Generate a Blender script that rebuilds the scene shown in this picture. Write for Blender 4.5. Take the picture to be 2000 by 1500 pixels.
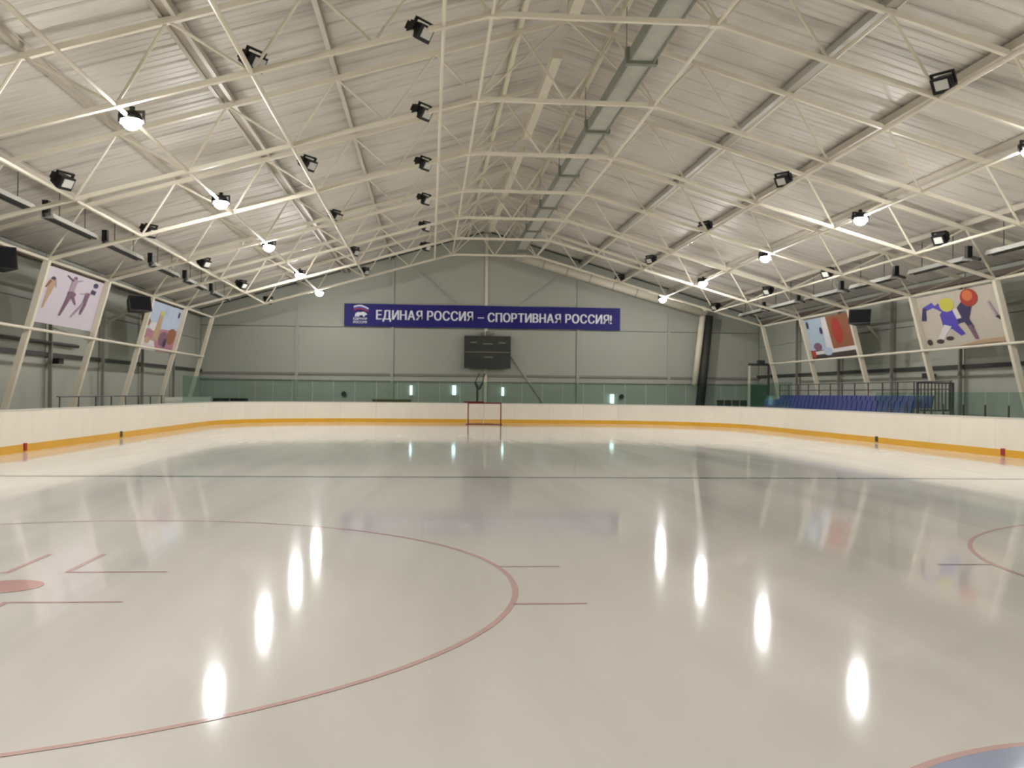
import bpy, bmesh, math, random
from mathutils import Vector, Matrix

S = bpy.context.scene
for o in list(bpy.data.objects):
    bpy.data.objects.remove(o)
C = S.collection
PI = math.pi
random.seed(7)

# ------------------------------------------------------------------ camera
F_PX, YAW, PITCH, ROLL = 1919.7, 0.0837, 0.0104, -0.0102
EYE = Vector((-3.3136, 0.0, 1.7354))
fw = Vector((math.sin(YAW) * math.cos(PITCH), math.cos(YAW) * math.cos(PITCH), math.sin(PITCH)))
rt = Vector((math.cos(YAW), -math.sin(YAW), 0))
up = rt.cross(fw)
r2 = rt * math.cos(ROLL) - up * math.sin(ROLL)
u2 = rt * math.sin(ROLL) + up * math.cos(ROLL)
cam = bpy.data.objects.new('camera', bpy.data.cameras.new('camera'))
C.objects.link(cam)
cam.matrix_world = Matrix(((r2.x, u2.x, -fw.x, EYE.x), (r2.y, u2.y, -fw.y, EYE.y), (r2.z, u2.z, -fw.z, EYE.z), (0, 0, 0, 1)))
cam.data.sensor_width = 36.0
cam.data.lens = 36.0 * F_PX / 2000.0
cam.data.clip_end = 500
cam.data.dof.use_dof = True            # the phone picture is soft all over: focus fell short
cam.data.dof.focus_distance = 2.0
cam.data.dof.aperture_fstop = 12.0
S.camera = cam

# ------------------------------------------------------------------ world, exposure
w = bpy.data.worlds.new('world')
S.world = w
w.use_nodes = True
w.node_tree.nodes['Background'].inputs[0].default_value = (0.9, 0.93, 1.0, 1)
w.node_tree.nodes['Background'].inputs[1].default_value = 0.05
S.view_settings.view_transform = 'Standard'
S.view_settings.look = 'None'
S.view_settings.gamma = 1.0
S.view_settings.use_curve_mapping = False
S.view_settings.exposure = 1.36
S.cycles.use_denoising = True
S.cycles.use_light_tree = False
S.cycles.use_adaptive_sampling = True
S.cycles.adaptive_threshold = 0.04
S.cycles.max_bounces = 6
S.cycles.diffuse_bounces = 4
S.cycles.glossy_bounces = 3
S.cycles.transmission_bounces = 3
LAMP_POWER = 235.0      # radiance of each burning floodlight's lens
LAMP_RGB = (1.0, 0.99, 0.99)

# ------------------------------------------------------------------ materials
def lin(c):
    return tuple((v / 255 / 12.92) if v / 255 <= 0.04045 else ((v / 255 + 0.055) / 1.055) ** 2.4 for v in c) + (1,)

def mat(name, rgb, rough=0.6, metal=0.0, spec=0.4, var=0.0, scale=1.5, bump=0.0, bscale=40):
    m = bpy.data.materials.new(name)
    m.use_nodes = True
    nt = m.node_tree
    b = nt.nodes['Principled BSDF']
    b.inputs['Base Color'].default_value = lin(rgb)
    b.inputs['Roughness'].default_value = rough
    b.inputs['Metallic'].default_value = metal
    b.inputs['Specular IOR Level'].default_value = spec
    if var or bump:
        tc = nt.nodes.new('ShaderNodeTexCoord')
    if var:
        n = nt.nodes.new('ShaderNodeTexNoise')
        n.inputs['Scale'].default_value = scale
        n.inputs['Detail'].default_value = 5
        r = nt.nodes.new('ShaderNodeMapRange')
        r.inputs[1].default_value = 0.3
        r.inputs[2].default_value = 0.7
        r.inputs[3].default_value = 1 - var
        r.inputs[4].default_value = 1 + var * 0.3
        mx = nt.nodes.new('ShaderNodeVectorMath')
        mx.operation = 'SCALE'
        mx.inputs[0].default_value = lin(rgb)[:3]
        nt.links.new(tc.outputs['Object'], n.inputs['Vector'])
        nt.links.new(n.outputs['Fac'], r.inputs[0])
        nt.links.new(r.outputs[0], mx.inputs['Scale'])
        nt.links.new(mx.outputs[0], b.inputs['Base Color'])
    if bump:
        n2 = nt.nodes.new('ShaderNodeTexNoise')
        n2.inputs['Scale'].default_value = bscale
        bp = nt.nodes.new('ShaderNodeBump')
        bp.inputs['Strength'].default_value = bump
        bp.inputs['Distance'].default_value = 0.01
        nt.links.new(tc.outputs['Object'], n2.inputs['Vector'])
        nt.links.new(n2.outputs['Fac'], bp.inputs['Height'])
        nt.links.new(bp.outputs[0], b.inputs['Normal'])
    return m

def emit(name, rgb, s):
    m = bpy.data.materials.new(name)
    m.use_nodes = True
    b = m.node_tree.nodes['Principled BSDF']
    b.inputs['Base Color'].default_value = (0.8, 0.8, 0.8, 1)
    b.inputs['Emission Color'].default_value = tuple(rgb) + (1,)
    b.inputs['Emission Strength'].default_value = s
    return m

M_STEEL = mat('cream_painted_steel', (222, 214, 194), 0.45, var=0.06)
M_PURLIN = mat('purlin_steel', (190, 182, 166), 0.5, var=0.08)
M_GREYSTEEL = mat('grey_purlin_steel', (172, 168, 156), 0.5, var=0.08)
M_WALL = mat('wall_sandwich_sheet', (172, 173, 160), 0.55, var=0.05, scale=0.4)
M_SEAM = mat('dark_seam', (92, 92, 84), 0.7, var=0.1)
M_BOARD = mat('board_white_plastic', (236, 228, 212), 0.35, var=0.03)
M_KICK = mat('kick_yellow_plastic', (222, 168, 44), 0.4, var=0.05)
M_CAP = mat('board_cap_grey', (206, 202, 190), 0.4, var=0.04)
M_COL = mat('column_grey', (138, 134, 126), 0.6, var=0.08)
M_BLACK = mat('black_housing', (16, 16, 16), 0.5, var=0.1)
M_DARK = mat('dark_grey_paint', (60, 60, 56), 0.55, var=0.1)
M_LENS = mat('pale_unlit_lens', (205, 205, 198), 0.2, var=0.03)
M_GALV = mat('galvanised_duct', (178, 178, 166), 0.45, 0.0, var=0.12, scale=3)
M_GALVD = mat('galvanised_dark_and_shade', (134, 138, 126), 0.5, 0.2, var=0.12, scale=3)  # dark flanges and hangers, also the shade painted on the duct sides
M_FLOOR = mat('concrete_apron', (96, 94, 88), 0.7, var=0.15)
M_BLUE = mat('banner_blue', (24, 15, 112), 0.6, var=0.05)
M_WHITE = mat('print_white', (238, 238, 248), 0.6, var=0.02)
M_REDP = mat('print_red', (160, 36, 48), 0.6, var=0.02)
M_BLUEP = mat('print_light_blue', (70, 90, 200), 0.6, var=0.02)
M_SCORE = mat('scoreboard_panel', (48, 48, 36), 0.45, var=0.12)
M_SCORE2 = mat('scoreboard_window', (36, 38, 36), 0.3, var=0.08)
M_SCOREL = mat('scoreboard_line', (120, 122, 106), 0.5, var=0.05)
M_REDGOAL = mat('goal_red_paint', (120, 24, 20), 0.4, var=0.05)
M_NET = mat('net_white_cord', (220, 214, 200), 0.8, var=0.03)
M_SEAT = mat('seat_blue_plastic', (50, 60, 122), 0.45, var=0.08)
M_RAIL = mat('rail_dark_steel', (74, 70, 70), 0.5, var=0.1)
M_WOOD = mat('bench_wood', (116, 104, 66), 0.6, var=0.2, scale=6)
M_LAMP = emit('burning_lens', LAMP_RGB, LAMP_POWER)
M_GLINT = emit('reflection_glow', (0.72, 0.98, 1.0), 1.0)  # glow standing in for reflections in the end glass

# glass: a thin greenish sheet
M_GLASS = bpy.data.materials.new('protective_glass')
M_GLASS.use_nodes = True
nt = M_GLASS.node_tree
nt.nodes.remove(nt.nodes['Principled BSDF'])
tr = nt.nodes.new('ShaderNodeBsdfTransparent')
tr.inputs[0].default_value = (0.80, 0.88, 0.85, 1)
gl = nt.nodes.new('ShaderNodeBsdfGlossy')
gl.inputs['Roughness'].default_value = 0.06
gl.inputs[0].default_value = (0.8, 0.95, 0.92, 1)
fr = nt.nodes.new('ShaderNodeFresnel')
fr.inputs[0].default_value = 1.4
mx = nt.nodes.new('ShaderNodeMixShader')
gb = nt.nodes.new('ShaderNodeNewGeometry')
inv = nt.nodes.new('ShaderNodeMath'); inv.operation = 'SUBTRACT'; inv.inputs[0].default_value = 1.0
nt.links.new(gb.outputs['Backfacing'], inv.inputs[1])
mu = nt.nodes.new('ShaderNodeMath'); mu.operation = 'MULTIPLY'
nt.links.new(fr.outputs[0], mu.inputs[0]); nt.links.new(inv.outputs[0], mu.inputs[1])
nt.links.new(mu.outputs[0], mx.inputs[0])
nt.links.new(tr.outputs[0], mx.inputs[1])
nt.links.new(gl.outputs[0], mx.inputs[2])
nt.links.new(mx.outputs[0], nt.nodes['Material Output'].inputs[0])

def ice_material(name, rgb, streaks=True):
    m = bpy.data.materials.new(name)
    m.use_nodes = True
    nt = m.node_tree
    b = nt.nodes['Principled BSDF']
    b.inputs['IOR'].default_value = 1.31
    b.inputs['Specular IOR Level'].default_value = 0.36
    tc = nt.nodes.new('ShaderNodeNewGeometry')
    mp = nt.nodes.new('ShaderNodeMapping')
    mp.inputs['Scale'].default_value = (0.9, 0.09, 1)
    n1 = nt.nodes.new('ShaderNodeTexNoise')
    n1.inputs['Scale'].default_value = 1.0
    n1.inputs['Detail'].default_value = 6
    n1.inputs['Distortion'].default_value = 0.5
    nt.links.new(tc.outputs['Position'], mp.inputs[0])
    nt.links.new(mp.outputs[0], n1.inputs['Vector'])
    # colour: milky white with faint grey resurfacing trails
    rmp = nt.nodes.new('ShaderNodeValToRGB')
    base = lin(rgb)
    dark = tuple(v * 0.86 for v in base[:3]) + (1,)
    rmp.color_ramp.elements[0].position = 0.3
    rmp.color_ramp.elements[0].color = dark
    rmp.color_ramp.elements[1].position = 0.6
    rmp.color_ramp.elements[1].color = base
    nt.links.new(n1.outputs['Fac'], rmp.inputs[0])
    nt.links.new(rmp.outputs[0], b.inputs['Base Color'])
    rr = nt.nodes.new('ShaderNodeMapRange')
    rr.inputs[1].default_value = 0.35
    rr.inputs[2].default_value = 0.65
    rr.inputs[3].default_value = 0.05
    rr.inputs[4].default_value = 0.07
    nt.links.new(n1.outputs['Fac'], rr.inputs[0])
    nt.links.new(rr.outputs[0], b.inputs['Roughness'])
    # skate scratches and ripples
    n2 = nt.nodes.new('ShaderNodeTexNoise')
    n2.inputs['Scale'].default_value = 2.2
    n2.inputs['Detail'].default_value = 4
    bp = nt.nodes.new('ShaderNodeBump')
    bp.inputs['Strength'].default_value = 0.06
    bp.inputs['Distance'].default_value = 0.012
    nt.links.new(tc.outputs['Position'], n2.inputs['Vector'])
    nt.links.new(n2.outputs['Fac'], bp.inputs['Height'])
    nt.links.new(bp.outputs[0], b.inputs['Normal'])
    return m

M_ICE = ice_material('ice', (242, 238, 230))
M_ICERED = ice_material('ice_over_red_paint', (230, 194, 188))
M_ICESPOT = ice_material('ice_over_red_spot', (228, 182, 176))
M_ICEBLUE = ice_material('ice_over_blue_paint', (150, 160, 160))
M_CREASE = ice_material('ice_over_crease_blue', (178, 190, 216))

def roof_material():
    m = bpy.data.materials.new('roof_sheet')
    m.use_nodes = True
    nt = m.node_tree
    b = nt.nodes['Principled BSDF']
    b.inputs['Roughness'].default_value = 0.5
    b.inputs['Specular IOR Level'].default_value = 0.3
    g = nt.nodes.new('ShaderNodeNewGeometry')
    mp = nt.nodes.new('ShaderNodeMapping')
    mp.inputs['Scale'].default_value = (0.25, 1.6, 0.25)
    n = nt.nodes.new('ShaderNodeTexNoise')
    n.inputs['Scale'].default_value = 1.0
    n.inputs['Detail'].default_value = 4
    cr = nt.nodes.new('ShaderNodeValToRGB')
    cr.color_ramp.elements[0].position = 0.27
    cr.color_ramp.elements[0].color = lin((166, 162, 152))
    cr.color_ramp.elements[1].position = 0.45
    cr.color_ramp.elements[1].color = lin((206, 200, 190))
    nt.links.new(g.outputs['Position'], mp.inputs[0])
    nt.links.new(mp.outputs[0], n.inputs['Vector'])
    nt.links.new(n.outputs['Fac'], cr.inputs[0])
    nt.links.new(cr.outputs[0], b.inputs['Base Color'])
    return m
M_ROOF = roof_material()

# ------------------------------------------------------------------ mesh helpers
class MB:
    def __init__(s):
        s.v, s.f, s.m = [], [], []
    def add(s, vs, fs, mi=0):
        k = len(s.v)
        s.v += [tuple(v) for v in vs]
        s.f += [tuple(i + k for i in f) for f in fs]
        s.m += [mi] * len(fs)
        return s
    def box(s, a, b, mi=0):
        x0, y0, z0 = a; x1, y1, z1 = b
        return s.add([(x0, y0, z0), (x1, y0, z0), (x1, y1, z0), (x0, y1, z0), (x0, y0, z1), (x1, y0, z1), (x1, y1, z1), (x0, y1, z1)],
                     [(0, 3, 2, 1), (4, 5, 6, 7), (0, 1, 5, 4), (1, 2, 6, 5), (2, 3, 7, 6), (3, 0, 4, 7)], mi)
    def tube(s, p, q, r, n=8, r1=None, mi=0, phase=0.0, ref=None):
        p, q = Vector(p), Vector(q)
        d = (q - p).normalized()
        a = Vector(ref) if ref else (Vector((0, 0, 1)) if abs(d.z) < 0.9 else Vector((0, 1, 0)))
        u = d.cross(a).normalized(); v = d.cross(u)
        r1 = r if r1 is None else r1
        vs = []
        for c, rr in ((p, r), (q, r1)):
            for i in range(n):
                t = 2 * PI * i / n + phase
                vs.append(c + (u * math.cos(t) + v * math.sin(t)) * rr)
        fs = [(i, (i + 1) % n, n + (i + 1) % n, n + i) for i in range(n)]
        fs += [tuple(range(n - 1, -1, -1)), tuple(range(n, 2 * n))]
        return s.add(vs, fs, mi)
    def bar(s, p, q, w, mi=0):                       # square bar of side w
        return s.tube(p, q, w * 0.7071, 4, mi=mi, phase=PI / 4)
    def path(s, pts, r, n=8, mi=0):
        for a, b in zip(pts, pts[1:]):
            s.tube(a, b, r, n, mi=mi)
        return s
    def sphere(s, c, r, nu=12, nv=8, t0=0.0, t1=PI, mi=0, sq=(1, 1, 1)):
        vs = []
        for j in range(nv + 1):
            t = t0 + (t1 - t0) * j / nv
            for i in range(nu):
                a = 2 * PI * i / nu
                vs.append((c[0] + sq[0] * r * math.sin(t) * math.cos(a), c[1] + sq[1] * r * math.sin(t) * math.sin(a), c[2] + sq[2] * r * math.cos(t)))
        fs = [(j * nu + i, (j + 1) * nu + i, (j + 1) * nu + (i + 1) % nu, j * nu + (i + 1) % nu) for j in range(nv) for i in range(nu)]
        return s.add(vs, fs, mi)
    def mesh(s, name, mats, smooth=False):
        me = bpy.data.meshes.new(name)
        me.from_pydata(s.v, [], s.f)
        for m in (mats if isinstance(mats, (list, tuple)) else [mats]):
            me.materials.append(m)
        for p, k in zip(me.polygons, s.m):
            p.material_index = k
            p.use_smooth = smooth
        me.update()
        return me

def put(name, me, parent=None, loc=(0, 0, 0), kind=None, label=None):
    o = bpy.data.objects.new(name, me)
    C.objects.link(o)
    o.location = loc
    if parent: o.parent = parent
    if kind: o['kind'] = kind
    if label: o['label'] = label
    return o

def thing(name, label, cat, loc=(0, 0, 0), rz=0.0, group=None, me=None, kind=None):
    o = bpy.data.objects.new(name, me)
    C.objects.link(o)
    o.location = loc
    o.rotation_euler = (0, 0, rz)
    o['label'] = label
    if cat: o['category'] = cat
    if group: o['group'] = group
    if kind: o['kind'] = kind
    return o

def kids(o):
    return [c for c in bpy.data.objects if c.parent == o]

def copy_tree(o, loc=None, rz=None, label=None, parent=None, ch=None):
    c = o.copy()
    C.objects.link(c)
    if parent: c.parent = parent
    if loc is not None: c.location = loc
    if rz is not None: c.rotation_euler = (0, 0, rz)
    if label: c['label'] = label
    for k in (ch if ch is not None else kids(o)):
        copy_tree(k, parent=c)
    return c

# ------------------------------------------------------------------ hall dimensions
X0 = 0.35                       # ridge line
HW = 18.25                      # half width of the hall
Y0, Y1 = -9.4, 64.0             # near and far end walls
def bot(d):                     # underside line of the trusses, d = distance from the ridge
    return 9.74 if d <= 2.43 else 9.74 - 0.285 * (d - 2.43)
def top(d):
    return 12.0 - 0.295 * d
def roofz(d):
    return top(d) + 0.34

# ---- ground and ice
put('floor', MB().box((X0 - HW - .3, Y0 - .3, -0.3), (X0 + HW + .3, Y1 + .3, -0.04)).mesh('floor', M_FLOOR), kind='structure')

BL, BR, BN, BF, RAD = -14.45, 13.95, -1.3, 58.8, 8.0
def rink_path(inset=0.0, step=2.0):
    l, r, n, f, R = BL + inset, BR - inset, BN + inset, BF - inset, RAD - inset
    pts = []
    def arc(cx, cy, a0, a1):
        k = max(4, int(round(abs(a1 - a0) * R / step)))
        return [(cx + R * math.cos(a0 + (a1 - a0) * i / k), cy + R * math.sin(a0 + (a1 - a0) * i / k)) for i in range(k + 1)]
    def seg(a, b):
        L = math.dist(a, b); k = max(1, round(L / step))
        return [(a[0] + (b[0] - a[0]) * i / k, a[1] + (b[1] - a[1]) * i / k) for i in range(1, k)]
    A = arc(r - R, f - R, 0, PI / 2); B = arc(l + R, f - R, PI / 2, PI)
    Cc = arc(l + R, n + R, PI, 1.5 * PI); D = arc(r - R, n + R, 1.5 * PI, 2 * PI)
    return A + seg(A[-1], B[0]) + B + seg(B[-1], Cc[0]) + Cc + seg(Cc[-1], D[0]) + D + seg(D[-1], A[0])
ring = rink_path(-0.03, 1.0)
ice = MB().add([(x, y, 0.0) for x, y in ring] + [(x, y, -0.04) for x, y in ring],
               [tuple(range(len(ring)))] + [(i, i + len(ring), (i + 1) % len(ring) + len(ring), (i + 1) % len(ring)) for i in range(len(ring))])
thing('ice_sheet', 'smooth pale grey ice sheet filling the whole rink', 'ice', me=ice.mesh('ice_sheet', M_ICE))

ZM = 0.003
def strip(x0, y0, x1, y1, wd):
    a, b = Vector((x0, y0, 0)), Vector((x1, y1, 0))
    d = (b - a).normalized(); n = Vector((-d.y, d.x, 0)) * wd / 2
    return [(a.x + n.x, a.y + n.y, ZM), (a.x - n.x, a.y - n.y, ZM), (b.x - n.x, b.y - n.y, ZM), (b.x + n.x, b.y + n.y, ZM)]
def annulus(mb, r0, r1, a0=0.0, a1=2 * PI, n=96):
    vs = []
    for i in range(n + 1):
        a = a0 + (a1 - a0) * i / n
        vs += [(r0 * math.cos(a), r0 * math.sin(a), ZM), (r1 * math.cos(a), r1 * math.sin(a), ZM)]
    return mb.add(vs, [(2 * i, 2 * i + 1, 2 * i + 3, 2 * i + 2) for i in range(n)])
def disc(r, z=ZM, n=32):
    return MB().add([(r * math.cos(2 * PI * i / n), r * math.sin(2 * PI * i / n), z) for i in range(n)], [tuple(range(n))])
me_ring = annulus(MB(), 4.45, 4.50).mesh('ring', M_ICERED)
me_spot = disc(0.30).mesh('spot', M_ICESPOT)
hx = math.sqrt(4.5 ** 2 - 0.88 ** 2)
me_hash = MB().add(strip(hx - .02, 0, hx + 0.6, 0, 0.05), [(0, 1, 2, 3)]).mesh('hash_mark', M_ICERED)
me_L = MB().add(strip(0.25, 0.68, 1.2, 0.68, 0.05), [(0, 1, 2, 3)]).add(strip(0.275, 0.68, 0.275, 1.75, 0.05), [(0, 1, 2, 3)]).mesh('corner_mark', M_ICERED)
def face_circle(x, y, label):
    t = thing('faceoff_circle', label, 'ice marking', (x, y, 0), group='red face-off circles')
    put('ring', me_ring, t); put('spot', me_spot, t)
    for sx in (1, -1):
        for sy in (1, -1):
            h = put('hash_mark', me_hash, t, (0, sy * 0.88, 0)); h.scale.x = sx
            h2 = put('corner_mark', me_L, t); h2.scale = (sx, sy, 1)
face_circle(-7, 9.0, 'faint red face-off circle with red spot at the left foreground of the ice')
face_circle(7, 9.0, 'faint red face-off circle cut by the right edge of the ice')
def line(name, y, wd, m, label):
    thing(name, label, 'ice marking', (0, y, 0), me=MB().add(strip(BL + .02, 0, BR - .02, 0, wd), [(0, 1, 2, 3)]).mesh(name, m))
line('blue_line', 20.45, 0.24, M_ICEBLUE, 'thin grey-blue line running straight across the middle of the ice')
cr = MB()
cr.add([(0, 0, ZM)] + [(1.8 * math.cos(PI * i / 32), 1.8 * math.sin(PI * i / 32), ZM) for i in range(33)], [(0, i + 1, i + 2) for i in range(32)])
t = thing('goal_crease', 'light blue half-round goal crease at the bottom right corner', 'ice marking', (0.0, 2.93, 0))
put('crease_fill', cr.mesh('crease_fill', M_CREASE), t)
put('crease_outline', annulus(MB(), 1.8, 1.85, 0, PI, 48).mesh('crease_outline', M_ICERED), t)

# ---- walls
def clipz(x):
    return roofz(abs(x - X0)) - 0.02
def wall_end(name, y, out):
    mb = MB()
    xs = [X0 - HW, X0, X0 + HW]
    fr_ = [(xs[0], y, -.3), (xs[2], y, -.3), (xs[2], y, clipz(xs[2]) + .3), (xs[1], y, clipz(X0) + .3), (xs[0], y, clipz(xs[0]) + .3)]
    bk = [(a, y + out * 0.15, c) for a, b, c in fr_]
    mb.add(fr_ + bk, [(0, 1, 2, 3, 4), (9, 8, 7, 6, 5)] + [(i, (i + 1) % 5, (i + 1) % 5 + 5, i + 5) for i in range(5)])
    return put(name, mb.mesh(name, M_SEAM), kind='structure')
wf = wall_end('wall_far', Y1, 1)
wn = wall_end('wall_near', Y0, -1)
def wall_side(name, x, out):
    return put(name, MB().box((min(x, x + out * .15), Y0, -.3), (max(x, x + out * .15), Y1, clipz(x) + .12)).mesh(name, M_SEAM), kind='structure')
wl = wall_side('wall_left', X0 - HW, -1)
wr = wall_side('wall_right', X0 + HW, 1)

cols = [X0 - HW + .02] + [X0 + 6.06 * k for k in (-2, -1, 0, 1, 2)] + [X0 + HW - .02]
g = 0.035
for par, yy, s in ((wf, Y1, -1), (wn, Y0, 1)):
    for i in range(6):
        xa, xb = cols[i] + g, cols[i + 1] - g
        for za, zb in ((0.0, 2.90), (2.98, 5.93), (5.97, 99)):
            ta, tb = min(zb, clipz(xa) - .02), min(zb, clipz(xb) - .02)
            y_in, y_b = yy + s * 0.06, yy + s * 0.001
            vs = [(xa, y_in, za), (xb, y_in, za), (xb, y_in, tb), (xa, y_in, ta), (xa, y_b, za), (xb, y_b, za), (xb, y_b, tb), (xa, y_b, ta)]
            put('wall_panel', MB().add(vs, [(0, 1, 2, 3), (7, 6, 5, 4), (0, 4, 5, 1), (1, 5, 6, 2), (2, 6, 7, 3), (3, 7, 4, 0)]).mesh('wall_panel', M_WALL), par)
ys = [Y0 + 0.1] + [-3.4 + 6 * k for k in range(0, 12)] + [Y1 - .1]
pan_cache = {}
for par, xx, s in ((wl, X0 - HW, 1), (wr, X0 + HW, -1)):
    for i in range(len(ys) - 1):
        L = round(ys[i + 1] - ys[i] - 2 * g, 3)
        if L < 0.3: continue
        for za, zb in ((0.0, 3.02), (3.10, 5.00), (5.03, clipz(xx) - .05)):
            key = (L, za, s)
            if key not in pan_cache:
                pan_cache[key] = MB().box((min(0.001 * s, .06 * s), 0, za), (max(.001 * s, .06 * s), L, zb)).mesh('wall_panel', M_WALL)
            put('wall_panel', pan_cache[key], par, (xx, ys[i] + g, 0))

# ---- roof: backing deck plus sheets with raised ribs running from ridge to eave
dk = MB()
for s in (-1, 1):
    e = HW + .2
    a = [(X0, Y0 - .15, roofz(0) + .06), (X0, Y1 + .15, roofz(0) + .06), (X0 + s * e, Y1 + .15, roofz(e) + .06), (X0 + s * e, Y0 - .15, roofz(e) + .06)]
    b = [(x, y, z + .15) for x, y, z in a]
    dk.add(a + b, [(0, 1, 2, 3), (7, 6, 5, 4), (0, 4, 5, 1), (1, 5, 6, 2), (2, 6, 7, 3), (3, 7, 4, 0)])
ceil = put('ceiling', dk.mesh('ceiling', M_SEAM), kind='structure')
def roof_sheet(s):
    prof = [(0.012, 0.05), (0.012, 0.0), (0.05, -0.03), (0.08, -0.03), (0.11, 0.0), (0.36, 0.0), (0.38, -0.012), (0.41, -0.012), (0.43, 0.0),
            (0.66, 0.0), (0.68, -0.012), (0.71, -0.012), (0.73, 0.0), (0.988, 0.0), (0.988, 0.05)]
    vs = [(0, y, roofz(0) + z) for y, z in prof] + [(s * HW, y, roofz(HW) + z) for y, z in prof]
    n = len(prof)
    return MB().add(vs, [(i, i + 1, n + i + 1, n + i) for i in range(n - 1)]).mesh('roof_sheet', M_ROOF)
for s in (-1, 1):
    me = roof_sheet(s)
    y = Y0
    while y < Y1 - 0.5:
        put('roof_sheet', me, ceil, (X0, y, 0))
        y += 1.0
put('trim_1', MB().box((X0 - .25, Y0, roofz(.2) - .02), (X0 + .25, Y1, roofz(.2) - .005)).mesh('trim_1', M_ROOF), kind='structure')   # ridge flashing

# ---- roof trusses
FR = [8.6, 14.6, 20.6, 26.6, 32.6, 38.6, 44.6, 50.6, 56.6]
BN_ = [2.43, 4.9, 7.4, 10.1, 13.0, 15.9]
TN_ = [1.3, 3.6, 6.25, 9.1, 11.95, 14.8]
P = lambda d, z: (X0 + d, 0, z)
t = thing('roof_truss', '', 'truss', (0, 0, 0), group='roof trusses across the hall')
mb = MB()
ptsb = [P(-15.9, bot(15.9)), P(-2.43, 9.74), P(2.43, 9.74), P(15.9, bot(15.9))]
for a, b in zip(ptsb, ptsb[1:]): mb.bar(a, b, 0.11)
put('bottom_chord', mb.mesh('bottom_chord', M_STEEL), t)
mb = MB()
for a, b in ((P(-18.1, top(18.1)), P(0, 12.0)), (P(0, 12.0), P(18.1, top(18.1)))): mb.bar(a, b, 0.13)
put('top_chord', mb.mesh('top_chord', M_STEEL), t)
for s in (-1, 1):
    webs = [((0, 12.0), (2.43, 9.74))]
    for i, d in enumerate(TN_):
        for dd in ((BN_[i - 1] if i else 0.0), BN_[i]):
            webs.append(((d, top(d)), (dd, bot(dd))))
    webs.append(((18.0, top(18.0)), (15.9, bot(15.9))))
    for (da, za), (db, zb) in webs:
        put('web_brace', MB().tube(P(s * da, za), P(s * db, zb), 0.036, 6).mesh('web_brace', M_STEEL), t)
    put('inclined_leg', MB().bar(P(s * 15.9, bot(15.9)), P(s * 17.45, 0.0), 0.19).mesh('inclined_leg', M_STEEL), t)
    put('outer_column', MB().bar(P(s * 18.0, 0.0), P(s * 18.0, top(18.0)), 0.12).mesh('outer_column', M_COL), t)
    for z in (3.6,):
        lx = 17.45 - 1.55 * z / bot(15.9)
        put('leg_tie', MB().tube(P(s * lx, z), P(s * 18.0, z + .5), 0.02, 6).mesh('leg_tie', M_PURLIN), t)
# gusset at the four bends
put('gusset_plate', MB().box((X0 - 2.6, -.075, 9.66), (X0 - 2.25, .075, 9.84)).mesh('gusset_plate', M_STEEL), t)
put('gusset_plate', MB().box((X0 + 2.25, -.075, 9.66), (X0 + 2.6, .075, 9.84)).mesh('gusset_plate', M_STEEL), t)
ORD = ['nearest', 'second nearest', 'third nearest', 'fourth nearest', 'fifth nearest', 'sixth nearest', 'seventh nearest', 'eighth nearest', 'farthest']
tk = kids(t)
VIS = ['arching across the top edge of the view', 'second nearest of those in full view', 'third nearest of those in full view', 'middle one of the seven in full view', 'fifth of the seven in full view', 'second farthest, next to the end wall truss', 'farthest, closest to the blue banner wall']
for i, y in enumerate(FR):
    lab = 'cream steel roof truss, ' + (('just above the camera' if i == 0 else 'first ahead of the camera above the view') if i < 2 else VIS[i - 2])
    if i == 0:
        t.location = (0, y, 0); t['label'] = lab
    else:
        copy_tree(t, (0, y, 0), label=lab, ch=tk)

# ---- longitudinal members
YA, YB = Y0 + .1, Y1 - .08
def member(name, d, z, wx, wz, m, label, ya=YA, yb=YB, cat='beam', group=None):
    me = MB().box((X0 + d - wx / 2, ya, z - wz / 2), (X0 + d + wx / 2, yb, z + wz / 2)).mesh(name, m)
    return thing(name, label, cat, me=me, group=group)
def tubem(d, label, r=0.05, dz=0.0):
    me = MB().tube((X0 + d, YA, bot(abs(d)) + dz), (X0 + d, 56.7, bot(abs(d)) + dz), r, 8).mesh('tie_tube', M_STEEL)
    return thing('tie_tube', label, 'tube', me=me, group='long tie tubes along the truss undersides')
for d, lab in ((-15.9, 'cream tube along the left leg tops above the wall posters'),
               (-13.0, 'cream tube carrying the leftmost row of black unlit floodlights'),
               (-10.1, 'cream tube carrying the left row of burning lamps'),
               (-7.4, 'cream tube carrying unlit floodlights just right of the left burning lamps'),
               (-3.45, 'cream tube running almost upright in view beside the middle floodlight column'),
               (-2.43, 'cream tube along the left bend of the truss crowns'),
               (2.43, 'cream tube along the right bend of the truss crowns'),
               (7.4, 'cream tube carrying the unlit floodlights left of the right burning lamps'),
               (10.1, 'cream tube carrying the right row of burning lamps'),
               (13.0, 'cream tube carrying the rightmost row of black unlit floodlights'),
               (15.9, 'cream tube along the right leg tops above the hockey poster')):
    tubem(d, lab, 0.055 if abs(d) in (15.9, 7.4) else 0.045)
def ibeam(d, m, label, w_=0.12, h=0.2):
    z1 = top(abs(d)) + 0.07; z = z1 + h / 2
    x = X0 + d
    mb = MB().box((x - w_ / 2, YA, z1), (x + w_ / 2, YB, z1 + .02)).box((x - .012, YA, z1 + .02), (x + .012, YB, z1 + h - .02)).box((x - w_ / 2, YA, z1 + h - .02), (x + w_ / 2, YB, z1 + h))
    if w_ > .15: mb = MB().box((x - .14, YA, z1), (x + .12, YB, z1 + h)).box((x + .12, YA, z1 - .02), (x + .16, YB, z1 + h), 1)
    return thing('roof_purlin', label, 'beam', me=mb.mesh('roof_purlin', [m, M_STEEL]), group='roof purlins under the sheeting')
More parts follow.
